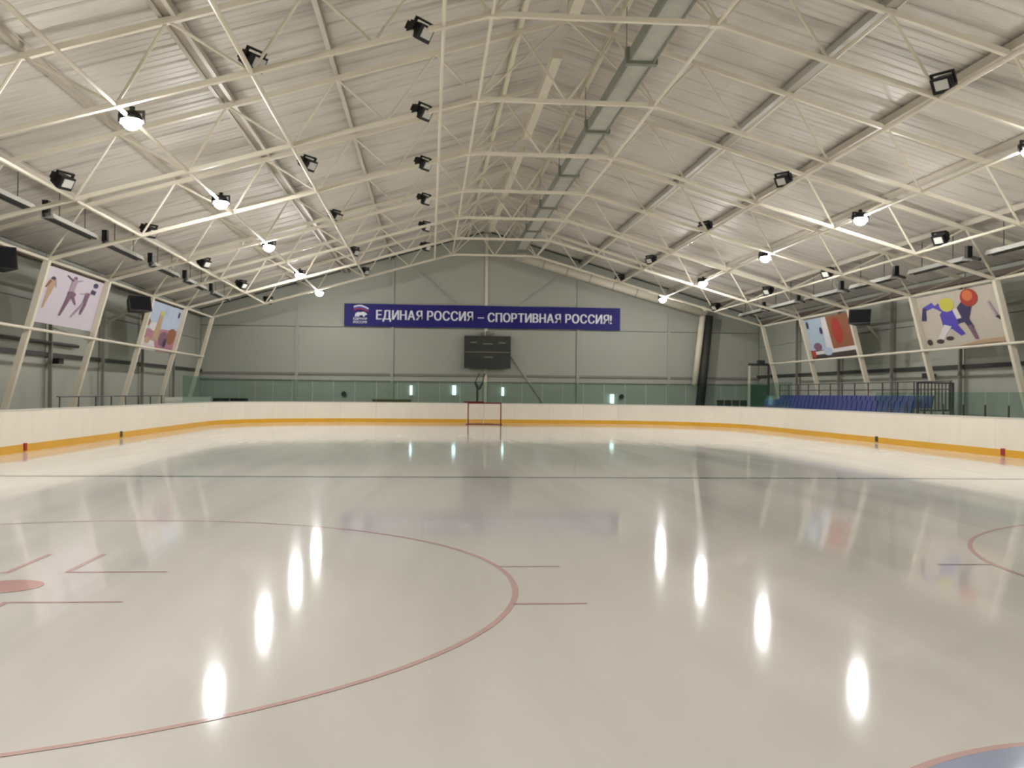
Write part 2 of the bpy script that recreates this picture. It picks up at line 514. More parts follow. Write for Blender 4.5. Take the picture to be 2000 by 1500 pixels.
for d, m, lab in ((-1.3, M_STEEL, 'pale roof purlin just left of the ridge'), (-6.25, M_PURLIN, 'pale roof purlin with shadowed side, second left of the ridge'),
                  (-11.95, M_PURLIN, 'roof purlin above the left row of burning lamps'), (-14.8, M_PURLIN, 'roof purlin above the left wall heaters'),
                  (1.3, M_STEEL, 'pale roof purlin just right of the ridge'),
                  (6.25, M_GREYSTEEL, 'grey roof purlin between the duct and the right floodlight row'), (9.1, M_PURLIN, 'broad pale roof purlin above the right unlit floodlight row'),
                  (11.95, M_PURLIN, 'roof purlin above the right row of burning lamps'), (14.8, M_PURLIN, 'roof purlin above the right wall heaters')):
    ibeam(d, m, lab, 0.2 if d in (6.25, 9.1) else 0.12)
x = X0 - 9.1
z1 = top(9.1) + .07
mb = MB()
for k in (-.15, .15):
    mb.box((x + k - .05, YA, z1), (x + k + .05, YB, z1 + .03)).box((x + k - .012, YA, z1 + .03), (x + k + .012, YB, z1 + .2))
mb.box((x - .12, YA, z1 + .04), (x + .12, YB, z1 + .06), 1)
thing('double_purlin', 'double roof purlin with a grey-brown strip between, left of the centre', 'beam', me=mb.mesh('double_purlin', [M_PURLIN, mat('brown_gap', (158, 146, 128), .6, var=.1)]))
# eave beams and rails on the legs
for s, side in ((-1, 'left'), (1, 'right')):
    member('eave_beam', s * 18.0, top(18) - .12, 0.14, 0.22, mat('eave_brown', (120, 106, 94), .6, var=.1), 'brownish beam along the top of the %s side wall' % side)
    lx = 17.45 - 1.55 * 3.65 / bot(15.9) - .1
    thing('leg_rail', 'cream tube along the %s row of inclined legs below the posters' % side, 'tube',
          me=MB().tube((X0 + s * lx, YA, 3.68), (X0 + s * lx, 56.7, 3.68), 0.05, 8).mesh('leg_rail', M_STEEL))
    thing('wall_pipe', 'dark pipe run along the %s side wall below the posters' % side, 'pipe',
          me=MB().box((X0 + s * 18.12 - .05, YA, 2.98), (X0 + s * 18.12 + .05, YB, 3.14)).mesh('wall_pipe', M_DARK))
thing('upper_pipe', 'short upper dark pipe on the left wall under the skater poster', 'pipe',
      me=MB().tube((X0 - 18.0, 30.5, 3.5), (X0 - 18.0, 41.5, 3.5), 0.07, 8).mesh('upper_pipe', M_DARK))
# end wall girt, columns and braces
thing('wall_girt', 'dark horizontal girt across the far end wall behind the glass', 'beam',
      me=MB().box((X0 - HW + .1, Y1 - .16, 2.86), (X0 + HW - .1, Y1 - .06, 3.0)).mesh('wall_girt', M_COL))
thing('lower_girt', 'second thin girt just below the dark one on the end wall', 'beam',
      me=MB().box((X0 - HW + .1, Y1 - .12, 2.46), (X0 + HW - .1, Y1 - .062, 2.54)).mesh('lower_girt', M_COL))
WC = ['far left', 'left of the banner', 'middle, behind the scoreboard', 'right of the scoreboard', 'far right']
for k, lab in zip((-2, -1, 0, 1, 2), ('pale wall column at the far left of the end wall', 'pale wall column behind the left part of the banner', 'pale wall column at mid wall above the scoreboard', 'pale wall column behind the right part of the banner', 'pale wall column at the right, left of the dark upright duct')):
    xx = X0 + 6.06 * k
    wd = 0.13
    thing('wall_column', lab, 'column', me=MB().box((xx - wd, Y1 - .2, 0), (xx + wd * .4, Y1 - .06, min(clipz(xx), 99) - .15)).mesh('wall_column', M_WALL if k else M_STEEL), group='columns on the far end wall')
for (xa, za, xb, zb, lab) in ((-4.02, 9.64, -1.68, 7.6, 'thin diagonal brace on the end wall above the banner, left one'), (5.34, 9.66, 2.66, 7.7, 'thin diagonal brace on the end wall above the banner, right one'), (1.86, 4.4, 4.75, 0.3, 'grey diagonal brace dropping right from the scoreboard')):
    thing('wall_brace', lab, 'brace', me=MB().bar((xa, Y1 - .12, za), (xb, Y1 - .12, zb), 0.07 if za > 9 else .11).mesh('wall_brace', M_GREYSTEEL))

# ---- ridge ducting
t = thing('ridge_duct', 'long grey-green rectangular duct right of the roof ridge', 'duct', (0, 0, 0))
put('duct_body', MB().box((1.66, YA, 10.2), (2.22, 57.2, 10.46)).mesh('duct_body', M_GALV), t)
put('duct_side_shade', MB().box((1.62, YA, 10.17), (1.66, 57.2, 10.48)).box((2.22, YA, 10.15), (2.27, 57.2, 10.48)).mesh('duct_side_shade', M_GALVD), t)  # darker than the body: shade on the side faces put into the colour
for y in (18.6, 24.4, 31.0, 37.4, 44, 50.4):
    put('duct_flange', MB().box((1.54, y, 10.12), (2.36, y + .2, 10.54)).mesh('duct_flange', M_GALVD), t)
    put('duct_hanger', MB().box((1.56, y + .1, 10.5), (1.58, y + .12, 11.6)).box((2.31, y + .1, 10.5), (2.33, y + .12, 11.4)).mesh('duct_hanger', M_GALVD), t)
t = thing('ridge_casing', 'pale boxed casing broken into lengths hanging at the ridge', 'casing', (0, 0, 0))
for a, b in ((Y0 + 1, 14.2), (14.6, 24.1), (26.8, 35.5), (37.5, 46), (47.5, 56)):
    put('casing_length', MB().box((X0 - .38, a, 11.0), (X0 - .12, b, 11.25)).mesh('casing_length', M_STEEL), t)
    put('casing_bracket', MB().box((X0 - .4, b - .3, 10.97), (X0 - .1, b - .2, 11.9)).mesh('casing_bracket', M_STEEL), t)
yd = 62.7
t = thing('sloping_duct', 'round pale duct sloping along the end wall roof line then dropping at the right', 'duct')
put('duct_pipe', MB().tube((2.4, yd, 10.55), (14.5, yd, 7.15), 0.3, 16).mesh('duct_pipe', M_STEEL, True), t)
put('duct_end', MB().tube((2.1, yd, 10.63), (2.5, yd, 10.52), 0.34, 16).mesh('duct_end', M_GALV), t)
for k in range(1, 8):
    f = k / 8
    c = Vector((2.4, yd, 10.55)).lerp(Vector((14.5, yd, 7.15)), f)
    d = Vector((12.1, 0, -3.4)).normalized() * .04
    put('duct_band', MB().tube(c - d, c + d, 0.32, 16).mesh('duct_band', M_GALV), t)
put('duct_drop', MB().tube((14.4, yd, 7.25), (13.85, yd, 2.4), 0.2, 14).mesh('duct_drop', M_STEEL, True), t)
put('duct_elbow', MB().sphere((14.42, yd, 7.3), 0.31, 14, 8).mesh('duct_elbow', M_STEEL, True), t)
thing('dark_duct', 'dark upright duct standing beside the pale drop duct at the end wall', 'duct',
      me=MB().tube((14.85, yd + .25, 7.0), (14.2, yd + .25, 0.0), 0.29, 14).mesh('dark_duct', M_DARK, True))

# ---- floodlights
def floodlight(label, lit):
    """a floodlight hung on a tube; origin at the tube"""
    t = thing('floodlight', label, 'lamp', group='burning floodlights' if lit else 'unlit black floodlights')
    hb = MB()
    if lit:
        hb.sphere((0, .02, 0.05), 0.214, 14, 5, 0, PI * 0.53)
        hb.box((-.27, -.06, .0), (-.19, .1, .16))
        hb.tube((0, .02, .24), (0, .02, .33), .06, 10)
        put('housing', hb.mesh('housing', M_BLACK, True), t)
        put('lens', MB().sphere((0, 0, 0.04), 0.205, 12, 6, PI * 0.5, PI).mesh('lens', M_LAMP, True), t)
    else:
        hb.add([(-.22, -.18, -.17), (.22, -.18, -.17), (.22, -.18, .17), (-.22, -.18, .17), (-.17, .2, -.13), (.17, .2, -.13), (.17, .2, .13), (-.17, .2, .13)],
               [(3, 2, 1, 0), (4, 5, 6, 7), (0, 1, 5, 4), (1, 2, 6, 5), (2, 3, 7, 6), (3, 0, 4, 7)])
        hb.box((-.1, .19, -.09), (.1, .34, .09))
        put('housing', hb.mesh('housing', M_BLACK), t)
        put('lens', MB().box((-.13, -.2, -.09), (.17, -.18, .12)).mesh('lens', M_LENS), t)
    put('bracket', MB().box((-.27, -.03, -.04), (-.22, .03, .22)).box((.22, -.03, -.04), (.27, .03, .22)).box((-.27, -.03, .2), (.27, .03, .25)).mesh('bracket', M_BLACK), t)
    return t
def hang(proto, x, y, z, tilt, lab, rz=0.0, first=False):
    o = proto if first else copy_tree(proto, ch=hang.kids[proto.name])
    o.location = (x, y, z); o.rotation_euler = (tilt, 0, rz); o['label'] = lab
hang.kids = {}
lit = floodlight('', True); off = floodlight('', False)
hang.kids[lit.name] = kids(lit); hang.kids[off.name] = kids(off)
N5 = ['nearest', 'second nearest', 'third nearest', 'second farthest', 'farthest']
LY = [21.4, 30.35, 39.3, 48.5, 57.1]
first = True
for s, side in ((-1, 'left'), (1, 'right')):
    for y, w_ in zip(LY, N5):
        x = X0 + s * 10.1
        hang(lit, x + (.08 if s < 0 else -.08), y, bot(10.1) - .13, 0, 'burning white floodlight in the %s lamp row, %s of five' % (side, w_), first=first)
        first = False
    for y in (12.4, 3.4, -5.6):
        if (s, y) == (99, 0): continue
        hang(lit, X0 + s * 10.1, y, bot(10.1) - .13, 0, 'burning white floodlight of the %s row, behind or above the view at %s' % (side, {12.4: 'the front', 3.4: 'the camera', -5.6: 'the back wall'}[y]))
first = True
rows = [(-12.95, [25.6, 33.3, 41.2, 49.3, 57.4], 'leftmost row', 0.5, .26, N5),
        (-7.4, [20.7, 29.9, 38.6, 48.2, 56.0], 'row just right of the left burning lamps', 0.45, .28, N5),
        (-3.95, [20.7, 26.7, 32.7, 38.7, 45.0, 51.2], 'middle column near the ridge', 0.42, .05, ['nearest', 'second nearest', 'third nearest', 'third farthest', 'second farthest', 'farthest']),
        (7.4, [20.4, 30.1, 38.9, 48.7, 56.9], 'row just left of the right burning lamps', -0.45, .26, N5),
        (13.0, [30.9, 40.1, 47.4, 56.4], 'rightmost row', -0.5, .26, ['nearest', 'second nearest', 'second farthest', 'farthest'])]
for d, yl, nm, rz, dz, W_ in rows:
    for y, w_ in zip(yl, W_):
        hang(off, X0 + d, y, bot(abs(d)) + dz, 0.55, 'black unlit floodlight, %s in the %s' % (w_, nm), rz=rz * 2.2, first=first)
        first = False

# ---- gas heaters along both stands
def heater(label):
    t = thing('tube_heater', label, 'heater', group='tube heaters over the stands')
    put('reflector', MB().add([(-.2, 0, 0), (.2, 0, 0), (.13, 0, .16), (-.13, 0, .16), (-.2, 3.9, 0), (.2, 3.9, 0), (.13, 3.9, .16), (-.13, 3.9, .16)],
                              [(3, 2, 1, 0), (4, 5, 6, 7), (1, 2, 6, 5), (2, 3, 7, 6), (3, 0, 4, 7)]).mesh('reflector', M_LENS), t)
    put('radiant_tube', MB().tube((-.09, .05, .02), (-.09, 3.85, .02), .045, 8).tube((.09, .05, .02), (.09, 3.85, .02), .045, 8).mesh('radiant_tube', M_DARK), t)
    put('burner_box', MB().box((-.09, -.2, .1), (.09, .0, .5)).mesh('burner_box', M_BLACK), t)
    put('elbow', MB().path([(.1, -.15, .1), (.12, -.45, .02), (.12, -.6, -.02)], .06, 8).mesh('elbow', M_DARK), t)
    put('hanger', MB().box((-.01, .9, .15), (.01, .93, 1.12)).box((-.01, 3.1, .15), (.01, 3.13, 1.12)).mesh('hanger', M_DARK), t)
    return t
h0 = heater(''); hk = kids(h0)
first = True
HW6 = ['nearest', 'second nearest', 'third nearest', 'fourth nearest', 'second farthest', 'farthest']
for s, side, yl in ((-1, 'left', [24.4, 29.6, 34.8, 40.3, 45.8, 51.2]), (1, 'right', [27.2, 32.5, 37.8, 43.0, 48.2, 53.3])):
    for y, w_ in zip(yl, HW6):
        z = (6.72 if s < 0 else 6.5)
        lab = 'pale tube heater with black burner box over the %s stand, %s of six' % (side, w_)
        loc = (X0 + s * 14.8, y, z)
        if first: h0.location = loc; h0['label'] = lab; first = False
        else: copy_tree(h0, loc, label=lab, ch=hk)

# ---- rink boards
pts = rink_path(0.0, 2.0)
t = thing('rink_boards', 'white rink boards with yellow kick strip running all round the ice', 'boards')
n = len(pts)
cx_, cy_ = (BL + BR) / 2, (BN + BF) / 2
def outward(a, b):
    d = Vector((b[0] - a[0], b[1] - a[1], 0)).normalized()
    nrm = Vector((d.y, -d.x, 0))
    mid = Vector(((a[0] + b[0]) / 2 - cx_, (a[1] + b[1]) / 2 - cy_, 0))
    return d, (nrm if nrm.dot(mid) > 0 else -nrm)
def slab(a, b, o0, o1, z0, z1, gap):
    d, nr = outward(a, b)
    A = Vector((a[0], a[1], 0)) + d * gap; B = Vector((b[0], b[1], 0)) - d * gap
    q = [A + nr * o0, B + nr * o0, B + nr * o1, A + nr * o1]
    return [(v.x, v.y, z0) for v in q] + [(v.x, v.y, z1) for v in q]
BOXF = [(0, 3, 2, 1), (4, 5, 6, 7), (0, 1, 5, 4), (1, 2, 6, 5), (2, 3, 7, 6), (3, 0, 4, 7)]
for i in range(n):
    a, b = pts[i], pts[(i + 1) % n]
    put('board_panel', MB().add(slab(a, b, 0, .06, .2, 1.14, .004), BOXF).mesh('board_panel', M_BOARD), t)
    put('kick_plate', MB().add(slab(a, b, -.012, .06, 0.0, .22, .002), BOXF).mesh('kick_plate', M_KICK), t)
    put('top_rail', MB().add(slab(a, b, -.01, .09, 1.14, 1.19, .002), BOXF).mesh('top_rail', M_CAP), t)
    put('back_frame', MB().add(slab(a, b, .07, .13, 0.0, 1.12, .9), BOXF).mesh('back_frame', M_RAIL), t)
for (x, s, y, m, lab) in ((BL, 1, 28.2, M_REDP, 'red'), (BL, 1, 36.7, M_DARK, 'dark'), (BR, -1, 28.3, M_REDP, 'red'), (BR, -1, 36.7, M_DARK, 'dark')):
    side = 'left' if s > 0 else 'right'
    thing('line_marker', 'small %s marker on the yellow strip of the %s boards' % (lab, side), 'marker',
          me=MB().box((min(x + .013 * s, x + .045 * s), y - .09, .04), (max(x + .013 * s, x + .045 * s), y + .09, .25)).mesh('line_marker', m))

# ---- protective glass
t = thing('rink_glass', 'greenish protective glass standing on the far end boards', 'glass')
gp = rink_path(-0.04, 1.25)
for i in range(len(gp)):
    a, b = gp[i], gp[(i + 1) % len(gp)]
    my = (a[1] + b[1]) / 2
    if my < 46: continue
    put('glass_pane', MB().add(slab(a, b, 0, .012, 1.19, 2.45, .02), BOXF).mesh('glass_pane', M_GLASS), t)
t = thing('side_glass', 'low greenish glass standing on the right boards near the frame edge', 'glass')
for i in range(len(gp)):
    a, b = gp[i], gp[(i + 1) % len(gp)]
    my = (a[1] + b[1]) / 2
    if a[0] < 10 or not (8 < my < 36.5): continue
    put('glass_pane', MB().add(slab(a, b, 0, .012, 1.19, 1.95, .02), BOXF).mesh('glass_pane', M_GLASS), t)
    d, nr = outward(a, b)
    q = Vector((a[0], a[1], 0)) + nr * .0
    put('glass_post', MB().box((q.x - .02, q.y - .015, 1.19), (q.x + .03, q.y + .015, 1.55)).mesh('glass_post', M_RAIL), t)

# ---- goal at the far end
t = thing('hockey_goal', 'red-framed ice hockey goal with pale net at the far end of the ice', 'goal', (-0.25, 54.6, 0))
for s in (-1, 1):
    put('goal_post', MB().tube((s * .91, 0, 0), (s * .91, 0, 1.22), .032, 8).mesh('goal_post', M_REDGOAL), t)
put('crossbar', MB().tube((-.94, 0, 1.22), (.94, 0, 1.22), .035, 8).mesh('crossbar', M_REDGOAL), t)
base = [(-.91, 0, .03), (-1.0, .5, .03), (-.55, 1.1, .03), (0, 1.15, .03), (.55, 1.1, .03), (1.0, .5, .03), (.91, 0, .03)]
put('base_frame', MB().path(base, .03, 6).mesh('base_frame', M_REDGOAL), t)
topf = [(-.91, 0, 1.2), (-.7, .5, 1.2), (0, .62, 1.2), (.7, .5, 1.2), (.91, 0, 1.2)]
put('top_frame', MB().path(topf, .022, 6).mesh('top_frame', M_REDGOAL), t)
put('centre_stay', MB().tube((0, .62, 1.2), (0, 1.15, .03), .02, 6).mesh('centre_stay', M_NET), t)
nb = MB()
def along(pl, f):
    L = [math.dist(a, b) for a, b in zip(pl, pl[1:])]; s_ = f * sum(L)
    for (a, b), l in zip(zip(pl, pl[1:]), L):
        if s_ <= l + 1e-9: return Vector(a).lerp(Vector(b), s_ / l)
        s_ -= l
    return Vector(pl[-1])
for k in range(25):
    nb.tube(along(base, k / 24), along(topf, k / 24), .004, 3)
for j in range(1, 9):
    q = [along(base, k / 24).lerp(along(topf, k / 24), j / 9) for k in range(25)]
    nb.path(q, .004, 3)
put('net', nb.mesh('net', M_NET), t, kind='stuff')

# ---- things behind the far boards
thing('red_pad', 'dark red padded bar lying on the far boards above the goal', 'pad', (-0.66, 58.79, 1.17),
      me=MB().tube((-.6, 0, .07), (.0, 0, .07), .045, 8, .04).tube((.0, 0, .07), (.6, 0, .07), .04, 8, .045).mesh('red_pad', mat('dark_red_vinyl', (92, 26, 26), .5, var=.1)))
t = thing('forked_stand', 'dark forked stand behind the far glass below the scoreboard', 'stand', (-0.35, 61.0, 0))
put('pole', MB().tube((0, 0, 0), (0, 0, 2.3), .06, 8).mesh('pole', M_DARK), t)
put('arm', MB().tube((0, 0, 2.1), (-.14, 0, 2.45), .07, 8).tube((-.14, 0, 2.45), (.1, 0, 3.0), .03, 6).mesh('arm', M_DARK), t)
put('arm', MB().tube((.1, 0, 2.0), (.3, 0, 2.4), .07, 8).tube((.3, 0, 2.4), (.45, 0, 3.0), .03, 6).mesh('arm', M_DARK), t)
t = thing('timekeeper_bench', 'brown wooden bench top showing over the far boards left of the goal', 'bench', (-5.6, 60.6, 0))
put('bench_top', MB().box((-1.2, -.3, 1.27), (1.2, .3, 1.36)).mesh('bench_top', M_WOOD), t)
put('bench_front', MB().box((-1.15, -.26, .6), (1.15, -.22, 1.27)).mesh('bench_front', M_WOOD), t)
for sx in (-1.1, 1.1):
    for sy in (-.24, .24):
        put('leg', MB().box((sx - .04, sy - .04, 0), (sx + .04, sy + .04, 1.27)).mesh('leg', M_DARK), t)
t = thing('equipment_case', 'low black case behind the boards at the left end corner', 'case', (-15.4, 61.2, 0))
put('case_body', MB().box((-.95, -.4, 0), (.95, .4, 1.12)).mesh('case_body', M_BLACK), t)
put('case_lid', MB().box((-.97, -.42, 1.12), (-.15, .42, 1.32)).box((.05, -.42, 1.12), (.97, .42, 1.32)).mesh('case_lid', M_BLACK), t)
# glowing streaks added in place of reflections in the end glass, no lamps there
for (x, z, h, wd, lab) in ((-4.5, 1.93, .62, .14, 'leftmost slim bluish stand-in reflection streak low on the end wall'), (-1.72, 1.96, .62, .22, 'brightest slim stand-in reflection streak left of the forked stand'),
                           (1.45, 1.9, .55, .13, 'slim stand-in reflection streak right of the forked stand'), (8.65, 1.5, .6, .24, 'slim stand-in reflection streak low at the right, touching the board top')):
    t = thing('glint_streak', lab, 'reflection', (x, Y1 - .06 - wd / 2, z), group='stand-in reflection streaks on the end wall')
    put('tube', MB().tube((0, 0, -h / 2), (0, 0, h / 2), wd / 2, 10).mesh('tube', M_GLINT), t)
    put('streak_end', MB().box((-wd / 2, -.07, h / 2), (wd / 2, .08, h / 2 + .03)).box((-wd / 2, -.07, -h / 2 - .03), (wd / 2, .08, -h / 2)).mesh('streak_end', M_SEAM), t)
for (x, lab) in ((-8.78, 'small dark wall lamp low on the end wall, left one'), (9.26, 'small dark wall lamp low on the end wall, right one')):
    t = thing('wall_lamp', lab, 'lamp', (x, Y1 - .06, 1.68))
    put('mount', MB().box((-.1, -.06, -.08), (.1, 0, .08)).mesh('mount', M_DARK), t)
    put('shade', MB().tube((0, -.05, 0), (0, -.22, -.03), .12, 10, .17).mesh('shade', M_DARK), t)
for (x, y, z, s, lab) in ((X0 - HW + .06, 39.0, 2.85, 1, 'small dark lamp on the left wall under the skater poster'), (X0 + HW - .06, 41.0, 2.75, -1, 'small dark lamp on the right wall under the hockey poster')):
    t = thing('wall_lamp', lab, 'lamp', (x, y, z))
    put('mount', MB().box((min(0, .2 * s), -.12, -.05), (max(0, .2 * s), .12, .05)).mesh('mount', M_DARK), t)
    put('shade', MB().box((min(.18 * s, .45 * s), -.24, -.13), (max(.18 * s, .45 * s), .24, .08)).mesh('shade', M_BLACK), t)

# ---- scoreboard
t = thing('scoreboard', 'dark grey-green scoreboard with unlit digit windows under the banner', 'scoreboard', (0.39, Y1 - .55, 3.4))
put('cabinet', MB().box((-1.48, -.1, 0), (1.48, .15, 2.06)).mesh('cabinet', M_SCORE), t)
put('frame_rim', MB().box((-1.5, -.13, -.02), (1.5, -.1, .03)).box((-1.5, -.13, 2.03), (1.5, -.1, 2.08)).box((-1.5, -.13, 0), (-1.45, -.1, 2.06)).box((1.45, -.13, 0), (1.5, -.1, 2.06)).mesh('frame_rim', M_SCORE2), t)
put('dividing_line', MB().box((-1.45, -.125, 1.01), (1.45, -.1, 1.06)).mesh('dividing_line', M_SCOREL), t)
for (xa, za, xb, zb) in ((-1.3, 1.2, -.5, 1.55), (-.4, 1.2, .45, 1.5), (.55, 1.2, 1.3, 1.55), (-1.3, .1, -.5, .75), (-.4, .1, .45, .62), (.55, .1, 1.3, .75)):
    put('digit_window', MB().box((xa, -.12, za), (xb, -.1, zb)).mesh('digit_window', M_SCORE2), t)
for (xa, za, xb, zb) in ((-1.1, 1.62, -.68, 1.70), (-.3, 1.54, .35, 1.61), (.72, 1.6, 1.15, 1.68), (-1.25, .8, -.6, .86), (-.22, .68, .35, .75), (.55, .78, 1.3, .92)):
    put('caption_strip', MB().box((xa, -.12, za), (xb, -.1, zb)).mesh('caption_strip', M_SCOREL if za < .78 or za > 1 else M_SCORE), t)
put('wall_bracket', MB().box((-.45, -.02, 2.06), (-.38, .4, 2.3)).box((.33, -.02, 2.06), (.4, .4, 2.3)).tube((0, .05, 2.1), (0, .05, 2.4), .1, 8).mesh('wall_bracket', M_SCOREL), t)
put('conduit', MB().tube((.0, .2, 0), (-.1, .4, -.45), .07, 8).mesh('conduit', M_GALV), t)

# ---- banner with lettering
bx0, bx1, bz0, bz1 = -8.82, 9.12, 6.0, 7.46
t = thing('banner', 'long blue banner with white Cyrillic lettering on the end wall', 'banner', (bx0, Y1 - .26, bz0))
BW, BH = bx1 - bx0, bz1 - bz0
mb = MB()
NS = 36
vs = []
for i in range(NS + 1):
    xx = BW * i / NS
    for z in (0, BH):
        vs.append((xx, .012 * math.sin(i * .9), z + .008 * math.sin(i * .5)))
k = len(vs)
vs += [(a, b + .02, c) for a, b, c in vs]
fs = []
for i in range(NS):
    fs += [(2 * i, 2 * i + 2, 2 * i + 3, 2 * i + 1), (k + 2 * i + 1, k + 2 * i + 3, k + 2 * i + 2, k + 2 * i), (2 * i, k + 2 * i, k + 2 * i + 2, 2 * i + 2), (2 * i + 1, 2 * i + 3, k + 2 * i + 3, k + 2 * i + 1)]
fs += [(0, 1, k + 1, k), (2 * NS, k + 2 * NS, k + 2 * NS + 1, 2 * NS + 1)]
put('cloth', mb.add(vs, fs).mesh('cloth', M_BLUE), t)
def text_mesh(body, width, height, bold=0.0, mt=M_WHITE, name='lettering', squeeze=True):
    cu = bpy.data.curves.new('txt', 'FONT')
    cu.body = body
    cu.size = 1.0
    cu.offset = bold
    cu.extrude = 0.004
    cu.resolution_u = 3
    ob = bpy.data.objects.new('txt', cu)
    C.objects.link(ob)
    bpy.context.view_layer.update()
    me = bpy.data.meshes.new_from_object(ob.evaluated_get(bpy.context.evaluated_depsgraph_get()))
    bpy.data.objects.remove(ob)
    xs_ = [v.co.x for v in me.vertices]; ys_ = [v.co.y for v in me.vertices]
    x0, x1, y0, y1 = min(xs_), max(xs_), min(ys_), max(ys_)
    for v in me.vertices:
        v.co = Vector(((v.co.x - x0) / (x1 - x0) * width, -v.co.z, (v.co.y - y0) / (y1 - y0) * height))
    me.materials.clear(); me.materials.append(mt)
    me.name = name
    return me
def letters(body, xa, xb, za, zb, par, mt=M_WHITE):
    raw = []
    for chh in body:
        if chh == ' ': raw.append(None); continue
        cu = bpy.data.curves.new('txt', 'FONT'); cu.body = chh; cu.size = 1.0; cu.resolution_u = 3
        ob = bpy.data.objects.new('txt', cu); C.objects.link(ob)
        bpy.context.view_layer.update()
        me = bpy.data.meshes.new_from_object(ob.evaluated_get(bpy.context.evaluated_depsgraph_get()))
        bpy.data.objects.remove(ob)
        vs = [v.co.copy() for v in me.vertices]; fs = [tuple(p.vertices) for p in me.polygons]
        a = min(v.x for v in vs); b = max(v.x for v in vs)
        raw.append((vs, fs, a, b - a))
    cap = 0.72
    gap, sp, bold = 0.075, 0.28, 0.065
    tot = sum((sp if r_ is None else r_[3] + bold) for r_ in raw) + gap * (len(raw) - 1)
    kx = (xb - xa) / tot; kz = (zb - za) / cap
    x = xa
    for r_ in raw:
        if r_ is None: x += (sp + gap) * kx; continue
        vs, fs, a, wd = r_
        mb = MB()
        for q, (sh, dz) in enumerate(((0, 0), (bold * .33, 0), (bold * .66, 0), (bold, 0))):      # heavy face: the glyph widened sideways
            mb.add([(x + (v.x - a + sh) * kx, -v.z - .001 * q, za + (v.y + dz) * kz) for v in vs], fs)
        put('letter', mb.mesh('letter', mt), par)
        x += (wd + bold + gap) * kx
for body, xa, xb, za, zb in (('ЕДИНАЯ РОССИЯ –', 2.03, 8.98, .46, 1.06), ('СПОРТИВНАЯ РОССИЯ!', 9.22, 17.38, .42, 1.00)):
    L_ = put('wording', None, t, (0, -.03, 0))
    letters(body, xa, xb, za, zb, L_)
# emblem: waving three-band flag over a walking bear, with two lines of small text
em = put('emblem', None, t, (0.55, -.03, 0))
def flat(pl, m, name, par, y=0.0):
    mb = MB(); nn = len(pl)
    mb.add([(x, y, z) for x, z in pl] + [(x, y + .004, z) for x, z in pl], [tuple(range(nn)), tuple(range(2 * nn - 1, nn - 1, -1))])
    return put(name, mb.mesh(name, m), par)
def wave(z0, z1):
    up_ = [(i / 14 * .95 + .05, z0 + .11 * math.sin(i / 14 * PI * 1.15) - .06 * i / 14) for i in range(15)]
    dn = [(x, z - (z0 - z1)) for x, z in reversed(up_)]
    return up_ + dn
flat(wave(1.28, 1.18), M_WHITE, 'flag_band', em)
flat(wave(1.18, 1.08), M_BLUEP, 'flag_band', em)
flat(wave(1.08, .98), M_REDP, 'flag_band', em)
bear = [(.12, .60), (.14, .74), (.2, .84), (.34, .9), (.5, .88), (.62, .92), (.74, .9), (.86, .82), (.92, .74), (.84, .72), (.76, .70), (.76, .60), (.66, .60), (.62, .70), (.44, .70), (.38, .60), (.28, .60), (.26, .68), (.22, .60)]
flat(bear, M_WHITE, 'bear_figure', em)
em.location.z = 0.02
me_a = text_mesh('ЕДИНАЯ', .86, .17, .02); me_b = text_mesh('РОССИЯ', .86, .17, .02)
put('small_lettering', me_a, em, (.03, 0, .38)); put('small_lettering', me_b, em, (.03, 0, .17))

# ---- posters in the bays between the inclined legs
def leg_x(z):
    return 17.45 - 1.55 * z / bot(15.9)
def poster(side, ya, yb, z1, z0, bg, label, art):
    """side -1 left wall, 1 right wall; u runs left to right as seen from the ice, v upwards"""
    t = thing('poster', label, 'poster', group='hanging posters beside the stands')
    def pt(u, v, k=0.0):
        z = z0 + (z1 - z0) * v
        y = ya + (yb - ya) * (u if side < 0 else 1 - u)
        return (X0 + side * (leg_x(z) + .10 - k), y, z)
    q = [pt(0, 0), pt(1, 0), pt(1, 1), pt(0, 1)]; b = [pt(0, 0, -.02), pt(1, 0, -.02), pt(1, 1, -.02), pt(0, 1, -.02)]
    put('sheet', MB().add(q + b, BOXF).mesh('sheet', bg), t)
    mats, mb, lay = [], MB(), 0.004
    for pl, m in art:
        if m not in mats: mats.append(m)
        lay += 0.0015
        mb.add([pt(u, v, lay) for u, v in pl], [tuple(range(len(pl)))], mats.index(m))
    put('print', mb.mesh('print', mats), t)
def ell(cx, cy, rx, ry, n=14, rot=0.0):
    return [(cx + rx * math.cos(2 * PI * i / n) * math.cos(rot) - ry * math.sin(2 * PI * i / n) * math.sin(rot),
             cy + rx * math.cos(2 * PI * i / n) * math.sin(rot) + ry * math.sin(2 * PI * i / n) * math.cos(rot)) for i in range(n)]
def limb(x0, y0, x1, y1, w0, w1):
    d = Vector((x1 - x0, y1 - y0)).normalized(); nn = Vector((-d.y, d.x))
    return [(x0 + nn.x * w0, y0 + nn.y * w0), (x0 - nn.x * w0, y0 - nn.y * w0), (x1 - nn.x * w1, y1 - nn.y * w1), (x1 + nn.x * w1, y1 + nn.y * w1)]
m_lil = mat('poster_lilac', (206, 196, 206), .6, var=.03); m_plum = mat('print_plum', (120, 88, 106), .6, var=.03)
m_pale = mat('print_pale_plum', (168, 146, 160), .6, var=.03); m_tan = mat('print_tan', (178, 150, 120), .6, var=.03)
m_sky = mat('poster_sky', (176, 188, 206), .6, var=.05); m_pink = mat('print_rose', (170, 120, 132), .6, var=.05)
m_yel = mat('print_yellow', (198, 190, 70), .6, var=.03); m_vio = mat('print_violet', (78, 66, 170), .6, var=.03)
